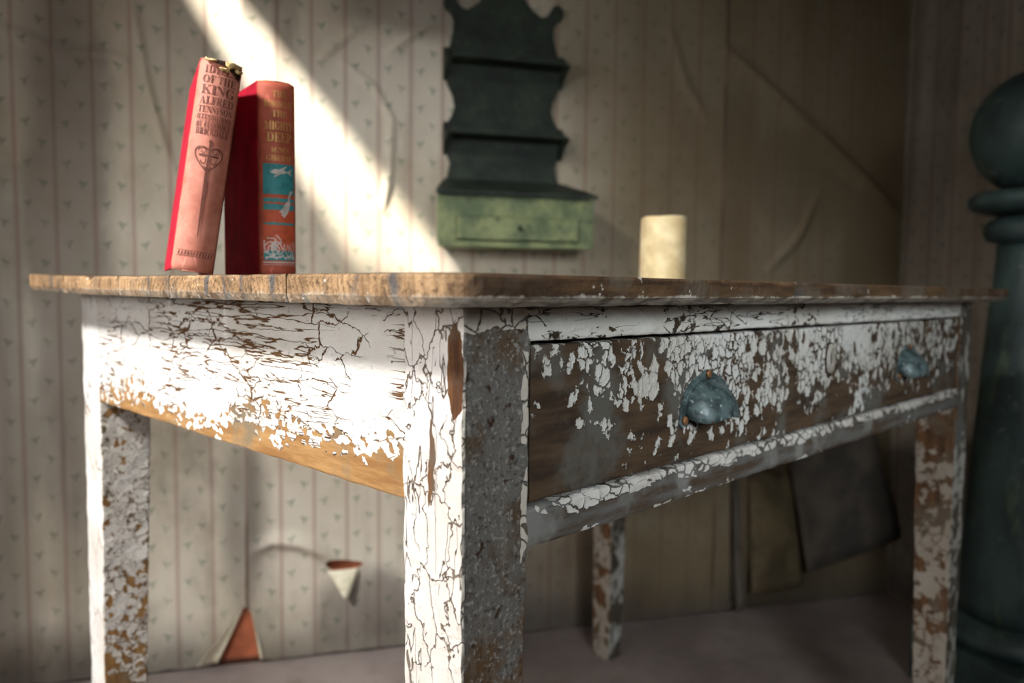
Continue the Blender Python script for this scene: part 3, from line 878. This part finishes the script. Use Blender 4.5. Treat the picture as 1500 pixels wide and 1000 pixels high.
def serif(t):                                    # mathematical bold capitals: a serif face without any font file
    out = ''
    for c in t:
        out += chr(0x1D400+ord(c)-65) if 'A' <= c <= 'Z' else c
    return out
class Book:
    """local frame: x across the thickness (0..T), y into the depth (0..D, spine at y = 0), z up"""
    def __init__(s, name, T, D, Hh, bulge, label, mcover, mspine):
        s.T, s.D, s.H, s.bg = T, D, Hh, bulge
        s.e = empty(name, (0, 0, 0)); tag(s.e, label, 'book', 'old red books on the table')
        ct = .0028
        for x0 in (0, T-ct):
            c = bbox('cover', (x0, .0045, 0), (x0+ct, D, Hh), mcover, s.e, .0009)
        vs, fs = [], []
        # page block with a hollowed fore-edge and rounded back
        sec = []
        for k in range(9):
            t = k/8; sec.append((ct+(T-2*ct)*t, D-.006-.004*math.sin(math.pi*t)))
        for k in range(9):
            t = 1-k/8; sec.append((ct+(T-2*ct)*t, .0035-(bulge-.002)*math.sin(math.pi*t)))
        rings = [[(x, y, z) for x, y in sec] for z in (.003, Hh-.003)]
        mesh('pages', *loft(rings), M_page, s.e)
        # spine: rounded cloth shell
        n, m = 18, 30
        rings = []
        for j in range(m+1):
            z = Hh*j/m; ring = []
            for k in range(n+1):
                t = k/n; x, y = s.surf(t*T, 0)
                w_ = .0003*mnoise.noise(Vector((x*60, z*25, T*99)))
                if j in (0, m): w_ -= .0015
                ring.append((x, y-w_, z + (.0012*mnoise.noise(Vector((x*150, j, 5))) if j in (0, m) else 0)))
            for k in range(n, -1, -1):
                t = k/n; x, y = s.surf(t*T, 0)
                x = .0012+(x-.0012*0)*(1-.0024/T); ring.append((x, y+.0013, z))
            rings.append(ring)
        vs, fs = loft(rings)
        s.sp = mesh('spine', vs, fs, mspine, s.e, True)
    def surf(s, x, off):
        t = min(1, max(0, x/s.T))
        b = s.bg*max(0., math.sin(math.pi*t))**.72
        return x, .0048*(1-math.sin(math.pi*t)**.5)-b-off
    def lay(s, name, polys, mat, off=.00055, thick=None):
        """flat polygons in (x, z) laid on the spine"""
        bm = bmesh.new()
        for poly in polys:
            try: bm.faces.new([bm.verts.new((x, 0, z)) for x, z in poly])
            except ValueError: pass
        bmesh.ops.triangulate(bm, faces=bm.faces[:])
        for _ in range(4):
            es_ = [e for e in bm.edges if abs(e.verts[0].co.x-e.verts[1].co.x) > .0028]
            if not es_: break
            bmesh.ops.subdivide_edges(bm, edges=es_, cuts=1)
            bmesh.ops.triangulate(bm, faces=[f for f in bm.faces if len(f.verts) > 3])
        for v in bm.verts:
            X, Y = s.surf(v.co.x, off); v.co = (X, Y, v.co.z)
        me = bpy.data.meshes.new(name); bm.to_mesh(me); bm.free()
        return link(name, me, mat, s.sp)
    def ribbon(s, pts, w):
        out = []
        for i in range(len(pts)-1):
            (x1, z1), (x2, z2) = pts[i], pts[i+1]
            L = math.hypot(x2-x1, z2-z1) or 1e-9
            nx, nz = -(z2-z1)/L*w/2, (x2-x1)/L*w/2
            ex, ez = (x2-x1)/L*w*.2, (z2-z1)/L*w*.2
            out.append([(x1-ex+nx, z1-ez+nz), (x1-ex-nx, z1-ez-nz), (x2+ex-nx, z2+ez-nz), (x2+ex+nx, z2+ez+nz)])
        return out
    def grid(s, x0, x1, z0, z1, n=14):
        return [[(x0+(x1-x0)*i/n, z0), (x0+(x1-x0)*(i+1)/n, z0), (x0+(x1-x0)*(i+1)/n, z1), (x0+(x1-x0)*i/n, z1)] for i in range(n)]
    def text(s, line, z, h, mat, width=None, off=.0006, cx=None):
        cu = bpy.data.curves.new('t', 'FONT'); cu.body = serif(line); cu.size = 1; cu.resolution_u = 3
        cu.align_x = 'CENTER'
        o = bpy.data.objects.new('t', cu); COL.objects.link(o)
        dg = bpy.context.evaluated_depsgraph_get(); dg.update()
        me = bpy.data.meshes.new_from_object(o.evaluated_get(dg))
        bpy.data.objects.remove(o); bpy.data.curves.remove(cu)
        if not me.vertices: return
        xs = [v.co.x for v in me.vertices]; ys = [v.co.y for v in me.vertices]
        sx0, sx1, sy0, sy1 = min(xs), max(xs), min(ys), max(ys)
        kz = h/(sy1-sy0); kx = (width/(sx1-sx0)) if width else kz
        cx = s.T/2 if cx is None else cx
        for v in me.vertices:
            x = cx+(v.co.x-(sx0+sx1)/2)*kx; zz = z+(v.co.y-sy0)*kz
            X, Y = s.surf(x, off); v.co = (X, Y, zz)
        me.name = 'lettering'
        link('lettering', me, mat, s.sp)

# --- the leaning book
b1 = Book('clothbound_book', .039, .138, .2055, .0065, 'crimson book with salmon spine and sword emblem, leaning against its neighbour', M_red, M_sp1)
T = .039; hz = .2055
for line, fz, h, w_ in (('IDYLLS', .930, .0078, .0285), ('OF THE', .884, .0078, .0300), ('KING', .832, .0092, .0300), ('ALFRED', .785, .0078, .0305),
                        ('TENNYSON', .745, .0066, .0310), ('ILLUSTRATIONS', .713, .0048, .0310), ('BY ELEANOR F', .678, .0052, .0310), ('BRICKDALE', .642, .0062, .0300)):
    b1.text(line, hz*fz, h, M_ink, w_)
b1.lay('rule', [p for z in (.736, .708, .674) for p in b1.grid(.005, .034, hz*z-.0002, hz*z+.0001)], M_ink)
cx0 = .0190
sw = []
sw += [[(cx0-.0009, .125), (cx0+.0009, .125), (cx0+.0009, .100), (cx0-.0009, .100)]]
sw += [[(cx0-.0016, .100), (cx0+.0016, .100), (cx0+.0012, .066), (cx0-.0012, .066)], [(cx0-.0012, .066), (cx0+.0012, .066), (cx0+.0004, .034), (cx0-.0004, .034)]]
sw += b1.grid(cx0-.0090, cx0+.0090, .1115, .1135, 6)
sw += [[(cx0+.0018*math.cos(a*math.pi/4), .1262+.0018*math.sin(a*math.pi/4)) for a in range(8)]]
b1.lay('sword_emblem', sw, M_ink)
hp = []
for i in range(41):                              # heart-like scroll behind the hilt
    a = 2*math.pi*i/40
    x = .0125*math.sin(a)**3; z = 1.12*(.0092*math.cos(a)-.0034*math.cos(2*a)-.0014*math.cos(3*a))
    hp.append((cx0+x, .1105+z*1.15))
pol = b1.ribbon(hp, .0010)
for sx_ in (-1, 1):
    for (ox, oz, r0, t0, t1) in ((.0058, .1165, .0040, 0, 4.2), (.0056, .1070, .0038, 1.5, 4.4), (.0026, .0995, .0022, .5, 3.2)):
        sp_ = []
        for i in range(23):
            t = t0+(t1-t0)*i/22; r = r0*(1-i/30)
            sp_.append((cx0+sx_*(ox+r*math.cos(t*1.5)), oz+r*math.sin(t*1.5)))
        pol += b1.ribbon(sp_, .0008)
loop = [(cx0+.0012+.0022*math.sin(math.pi*i/12), .088-.018*i/12) for i in range(13)]
pol += b1.ribbon(loop, .0007)
b1.lay('scroll_emblem', pol, M_ink, .00065)
bd = b1.grid(.003, .036, .0195, .0200)+b1.grid(.003, .036, .0142, .0147)
for i in range(12):
    x = .004+.0027*i; bd.append([(x, .0154), (x+.0011, .0154), (x+.0016, .0188), (x+.0005, .0188)])
b1.lay('border', bd, M_ink)
# torn head of the spine: curled cloth and dark lining
def scrap(pts, mat, parent, name='torn_cloth'):
    vs, fs = [], []
    n = len(pts[0])
    for row in pts: vs += row
    for i in range(len(pts)-1):
        for k in range(n-1): fs.append((i*n+k, i*n+k+1, (i+1)*n+k+1, (i+1)*n+k))
    o = mesh(name, vs, fs, mat, parent, True)
    so = o.modifiers.new('thick', 'SOLIDIFY'); so.thickness = .0006
    return o
def curl(cx_, cz_, wdt, r, turn, tilt):
    rows = []
    for i in range(7):
        t = i/6; row = []
        for k in range(9):
            ph = turn*k/8
            x = cx_+(t-.5)*wdt + tilt*r*ph*.4; X, Y = b1.surf(min(max(x, .001), T-.001), .0002)
            rr = r*(1-.5*abs(t-.4))
            row.append((x, Y-rr*(1-math.cos(ph))-.0004, cz_-rr*math.sin(ph)+.002*mnoise.noise(Vector((t*4, ph, cx_*90)))))
        rows.append(row)
    return rows
for a in ((.0285, .2045, .013, .0055, 2.9, .4), (.0235, .1990, .008, .0040, 2.4, -.6), (.0345, .2030, .006, .0065, 2.2, .2), (.0100, .2050, .009, .0028, 2.6, -.5)):
    scrap(curl(*a), M_tear, b1.sp)
gdk = G('dark_torn_lining'); M_dk = gdk.done(c8(46, 28, 20), .9)
b1.lay('torn_edge', [[(.011, .2046), (.013, .2015), (.020, .2005), (.026, .1985), (.032, .1935), (.0365, .1900), (.0378, .1960), (.0378, .2050), (.030, .2052)]], M_dk, .0006)
LEAN = math.radians(8.4)
# leans about its lower right edge towards the neighbour
b1.e.matrix_world = (Matrix.Translation((-.3154, .7200, TOPZ+.0010)) @ Matrix.Rotation(math.radians(26.5), 4, 'Z') @ Matrix.Scale(.96, 4)
                     @ Matrix.Translation((T, 0, 0)) @ Matrix.Rotation(LEAN, 4, 'Y') @ Matrix.Translation((-T, 0, 0)))

# --- the upright book
b2 = Book('clothbound_book', .0385, .122, .1935, .0055, 'crimson book with rust spine and teal sea picture, standing upright', M_red, M_sp2)
T2, h2 = .0385, .1935
for line, fz, h, w_ in (('THE', .918, .0062, .014), ('ROMANCE OF', .866, .0066, .0290), ('THE', .818, .0062, .015), ('MIGHTY', .752, .0085, .0285), ('DEEP', .692, .0092, .0250), ('AGNES', .636, .0055, .0190), ('GIBERNE', .594, .0058, .0260)):
    b2.text(line, h2*fz, h, M_gilt, w_)
b2.lay('picture_panel', b2.grid(.0035, .0350, h2*.425, h2*.580), M_teal)
b2.lay('picture_panel', b2.grid(.0035, .0350, h2*.085, h2*.420), M_oran)
def wave(z0, z1, seed):
    top = [(.0036+.0313*i/16, h2*z1+.0012*mnoise.noise(Vector((i*.6, seed, 1)))) for i in range(17)]
    return [[(x, h2*z0+.0010*mnoise.noise(Vector((i*.5, seed, 9)))), (top[i+1][0], h2*z0+.0010*mnoise.noise(Vector(((i+1)*.5, seed, 9)))), top[i+1], (x, z)] for i, (x, z) in enumerate(top[:-1])]
for wz in ((.385, .405, 1), (.345, .375, 2), (.268, .280, 3), (.085, .135, 4)): b2.lay('sea_band', wave(*wz), M_teal, .00062)
# flying fish, diving fish, octopus, weed
pol = [[(.009, .104), (.014, .1070), (.022, .1065), (.027, .1045), (.022, .1025), (.014, .1020)],
       [(.026, .1045), (.032, .1085), (.030, .1045), (.032, .1010)], [(.017, .1062), (.027, .1110), (.022, .1062)], [(.016, .1026), (.012, .0985), (.020, .1022)]]
pol += [[(.020, .062), (.023, .0590), (.027, .0640), (.0300, .0730), (.0290, .0780), (.0240, .0730), (.0205, .0670)], [(.0285, .077), (.0330, .0870), (.0300, .0860), (.0272, .0790)], [(.022, .069), (.0175, .0640), (.0215, .0650)]]
b2.lay('fish', pol, M_pale, .0007)
oc = [[(.0128+.0034*math.cos(a*math.pi/6), .0300+.0042*math.sin(a*math.pi/6)) for a in range(12)]]
for k in range(8):
    a0 = 2*math.pi*k/8+.2
    pts = [(.0128+(.003+.0075*i/8)*math.cos(a0+.5*math.sin(i*.8+k)), .0300+(.003+.0085*i/8)*math.sin(a0+.5*math.sin(i*.8+k))) for i in range(9)]
    oc += b2.ribbon([(max(.004, min(.0345, x)), z) for x, z in pts], .0011)
b2.lay('octopus', oc, M_pale, .0007)
wd_ = []
for k in range(5):
    x0 = .0250+.0022*k; pts = [(min(.0347, x0+.0010*math.sin(i*1.1+k*2)), .018+(.014+.02*(k/9)**2)*i/8) for i in range(9)]
    wd_ += b2.ribbon(pts, .0006)
for k in range(10):
    x0 = .006+.003*k; wd_ += [[(x0+.0014*math.cos(a*math.pi/4), .0190+.0014*math.sin(a*math.pi/4)+.001*(k % 3)) for a in range(8)]]
b2.lay('seaweed', wd_, M_pale, .0007)
b2.lay('rule', b2.grid(.003, .0355, h2*.072, h2*.078)+b2.grid(.003, .0355, h2*.062, h2*.064), M_pale)
for k in range(1): b2.text('LONDON', h2*.035, .0030, M_gilt, .016) if False else None
b2.e.location = (-.2525, .7820, TOPZ+.0008); b2.e.rotation_euler.z = math.radians(36)

# ================================================================== candle
def candle():
    e = empty('pillar_candle', (.2320, 1.212, TOPZ)); tag(e, 'short cream pillar candle standing far back on the table', 'candle')
    g = G('cream_wax')
    a = g.noise(g.co, 35, 4, .6)
    g.b.inputs['Subsurface Weight'].default_value = .35
    g.b.inputs['Subsurface Radius'].default_value = (.02, .012, .006)
    g.bump(a, .002)
    M = g.done(g.mix(a.ss(.35, .65), c8(232, 214, 172), c8(208, 186, 140)), .45, 0., .4)
    prof = [(.0005, .001), (.0345, .001), (.0352, .003), (.0350, .05), (.0346, .098), (.0338, .1030), (.0322, .1040), (.0300, .1020), (.024, .0955), (.012, .0925), (.0005, .0920)]
    seg = 48; rings = []
    for r, z in prof:
        ring = []
        for i in range(seg):
            an = 2*math.pi*i/seg
            k = .0011*mnoise.noise(Vector((math.cos(an)*1.5, math.sin(an)*1.5, z*14)))
            zz = z + (.0035*mnoise.noise(Vector((math.cos(an)*1.2, math.sin(an)*1.2, 5))) if z > .09 else 0)
            ring.append(((r+k*(r > .01))*math.cos(an), (r+k*(r > .01))*math.sin(an), zz))
        rings.append(ring)
    mesh('wax_body', *loft(rings), M, e, True)
    # a dried run of wax down the side
    dr = [[(.0346*math.cos(2.6+dx*.10), -.0346*math.sin(2.6+dx*.10)-.0012*math.cos(dx*1.3), z) for dx in (-1.2, -.6, 0, .6, 1.2)] for z in (.1035, .09, .08, .072, .068)]
    scrap([[Vector(p) for p in r] for r in dr], M, e, 'wax_drip')
    v, f = lathe([(.0009, .085), (.0009, .098), (.0006, .101)], 8)
    gk_ = G('charred_wick'); mesh('wick', v, f, gk_.done((.01, .01, .01), .9), e)
candle()

# ================================================================== wall shelf
def shelf():
    e = empty('wall_shelf', WP(-.03, 0, .951), WA)
    tag(e, 'dark green scalloped hanging shelf with small drawer, on the wallpaper', 'wall shelf')
    g = G('blackish_green_paint')
    a = g.noise(g.co, 12, 5, .65); b = g.noise(g.co, 90, 4, .6)
    col = g.mix(a.ss(.36, .66), c8(48, 58, 48), c8(26, 34, 30))
    col = g.mix(b.ss(.60, .74)*.6, col, c8(92, 98, 72))
    g.bump(a+b*.5, .001); MD = g.done(col, .6, 0., .35)
    g = G('worn_olive_green_paint')
    a = g.noise(g.co, 14, 5, .65); b = g.noise(g.co, 70, 4, .6)
    col = g.mix(a.ss(.36, .64), c8(138, 146, 104), c8(92, 106, 78))
    col = g.mix(b.ss(.55, .70)*.75, col, c8(62, 72, 54)); g.bump(a+b*.5, .001); MO = g.done(col, .6, 0., .35)
    # scalloped back board: half outline (half width, height over the board's foot); local x = wall x + .03
    half_l = [(.140, .145), (.132, .175), (.127, .200), (.136, .222), (.141, .240), (.144, .262), (.139, .284), (.124, .306), (.117, .328), (.121, .352), (.134, .378), (.142, .402), (.143, .424), (.136, .450), (.126, .474), (.121, .500), (.120, .522),
              (.126, .536), (.139, .545), (.144, .558), (.142, .572), (.132, .581), (.120, .577), (.112, .564), (.104, .552), (.090, .548), (.070, .560), (.055, .576), (.045, .596), (.034, .618), (.018, .634), (0, .640)]
    poly = [(-.140, .0)]+[(-x, z) for x, z in half_l]+[(x, z) for x, z in reversed(half_l[:-1])]+[(.140, .0)]
    v, f = prism(poly, -.016, -.004)
    o = mesh('back_board', v, f, MD, e); bv = o.modifiers.new('b', 'BEVEL'); bv.width = .002; bv.segments = 2; bv.limit_method = 'ANGLE'
    for z in (.262, .430):
        bbox('shelf', (-.132, -.078, z-.006), (.132, -.0165, z+.006), MD, e, .0025)
        for sx in (-1, 1):                        # curved brackets under and over each shelf end
            pr = []
            for i in range(11):
                t = i/10; pr.append((-.0165-.058*(1-t)**1.6, z-.006-.040*t))
            pts = [(-.0165, z-.006)]+pr
            vs_ = [(sx*.1325, y, q) for y, q in pts]+[(sx*.1445, y, q) for y, q in pts]
            n_ = len(pts)
            fs_ = [tuple(range(n_)), tuple(range(2*n_-1, n_-1, -1))]+[(i, (i+1) % n_, n_+(i+1) % n_, n_+i) for i in range(n_)]
            mesh('bracket', vs_, fs_, MD, e)
            pr = [(-.0165-.060*(1-i/10)**1.5, z-.0055+.034*i/10) for i in range(11)]
            pts = [(-.0165, z-.0055)]+pr
            vs_ = [(sx*.1325, y, q) for y, q in pts]+[(sx*.1445, y, q) for y, q in pts]
            mesh('bracket', vs_, fs_, MD, e)
    # box: splayed body with sloping lid
    D0, D1 = -.0165, -.130
    fx0, fx1 = -.176, .186
    def plan(z0, z1, inset=0.):
        p = [(-.140+inset, D0), (.140-inset, D0), (fx1-inset, D1), (fx0+inset, D1)]
        return p
    def slab(name, pts, z0s, z1s, mat):
        n_ = len(pts)
        vs_ = [(x, y, z) for (x, y), z in zip(pts, z0s)]+[(x, y, z) for (x, y), z in zip(pts, z1s)]
        fs_ = [tuple(range(n_-1, -1, -1)), tuple(range(n_, 2*n_))]+[(i, (i+1) % n_, n_+(i+1) % n_, n_+i) for i in range(n_)]
        o = mesh(name, vs_, fs_, mat, e); bv = o.modifiers.new('b', 'BEVEL'); bv.width = .0015; bv.segments = 2; bv.limit_method = 'ANGLE'
        return o
    lid = [(-.142, D0), (.142, D0), (fx1+.005, D1-.012), (fx0-.005, D1-.012)]
    slab('lid', lid, (.152, .152, .112, .112), (.162, .162, .122, .122), MD)
    slab('bottom_board', [(-.140, D0), (.140, D0), (fx1, D1-.006), (fx0, D1-.006)], (0,)*4, (.012,)*4, MO)
    slab('side_board', [(-.140, D0), (-.129, D0), (fx0+.011, D1+.010), (fx0, D1+.010)], (.0125,)*4, (.150, .150, .112, .112), MD)
    slab('side_board', [(.129, D0), (.140, D0), (fx1, D1+.010), (fx1-.011, D1+.010)], (.0125,)*4, (.150, .150, .112, .112), MD)
    # face frame around the drawer
    dx0, dx1, dz0, dz1 = -.134, .146, .016, .066
    for a_, b_ in (((fx0, D1, .0125), (dx0-.001, D1+.010, .1115)), ((dx1+.001, D1, .0125), (fx1, D1+.010, .1115)), ((dx0-.001, D1, dz1+.001), (dx1+.001, D1+.010, .1115))):
        bbox('face_frame', a_, b_, MO, e, .0012)
    dr = bbox('drawer', (dx0, D1-.008, dz0), (dx1, D1+.030, dz1), MO, e, .002)
    v, f = lathe([(.0025, 0), (.0025, .005), (.0050, .008), (.0055, .011), (.003, .013), (.0002, .0135)], 16)
    k = mesh('knob', [(x, -z, y) for x, y, z in v], f, MD, dr, True); k.location = ((dx0+dx1)/2, D1-.008, (dz0+dz1)/2+.001)
shelf()

# ================================================================== turned post by the right wall
def post():
    e = empty('turned_newel_post', (1.065, 1.60, 0)); tag(e, 'dark green turned wooden post with a large ball top, beside the right wall', 'post')
    g = G('dark_bottle_green_paint')
    a = g.noise(g.scaled(g.co, (6, 6, 2)), 2.2, 5, .65); b = g.noise(g.co, 45, 5, .65); c = g.noise(g.scaled(g.co, (1, 1, .3)), 26, 4, .6)
    col = g.mix(a.ss(.36, .66), c8(54, 72, 70), c8(30, 42, 42))
    col = g.mix(c.ss(.56, .72)*.6, col, c8(84, 98, 74)); col = g.mix(b.ss(.60, .72)*.6, col, c8(104, 118, 112))
    g.bump(a+b*.6+c*.6, .0022); M = g.done(col, .5, 0., .4)
    zc, r = 1.186, .127
    def part(name, prof, seg=48):
        return mesh(name, *lathe(prof, seg), M, e, True)
    pr = [(.045, zc-.117)]
    for i in range(1, 25):
        an = -math.pi/2+math.pi*i/24
        rr = r*math.cos(an); z = zc+r*math.sin(an)
        if z > zc-.113: pr.append((max(rr, .0005), z))
    part('ball', pr)
    part('capital', [(.05, 1.020), (.092, 1.024), (.118, 1.034), (.124, 1.046), (.122, 1.058), (.108, 1.066), (.07, 1.0695), (.045, 1.0693)])
    part('neck', [(.062, .962), (.086, .968), (.094, .984), (.092, 1.002), (.080, 1.012), (.066, 1.019)])
    part('shaft', [(.100, .186), (.104, .22), (.104, .30), (.099, .42), (.092, .56), (.084, .70), (.076, .82), (.070, .90), (.067, .940), (.068, .961)])
    part('foot_ring', [(.100, .128), (.126, .131), (.134, .146), (.130, .164), (.114, .176), (.104, .185)])
    hb = .138
    o = bbox('plinth', (-hb, -hb, 0), (hb, hb, .127), M, e, .006, 3)
    o.rotation_euler.z = WA
post()
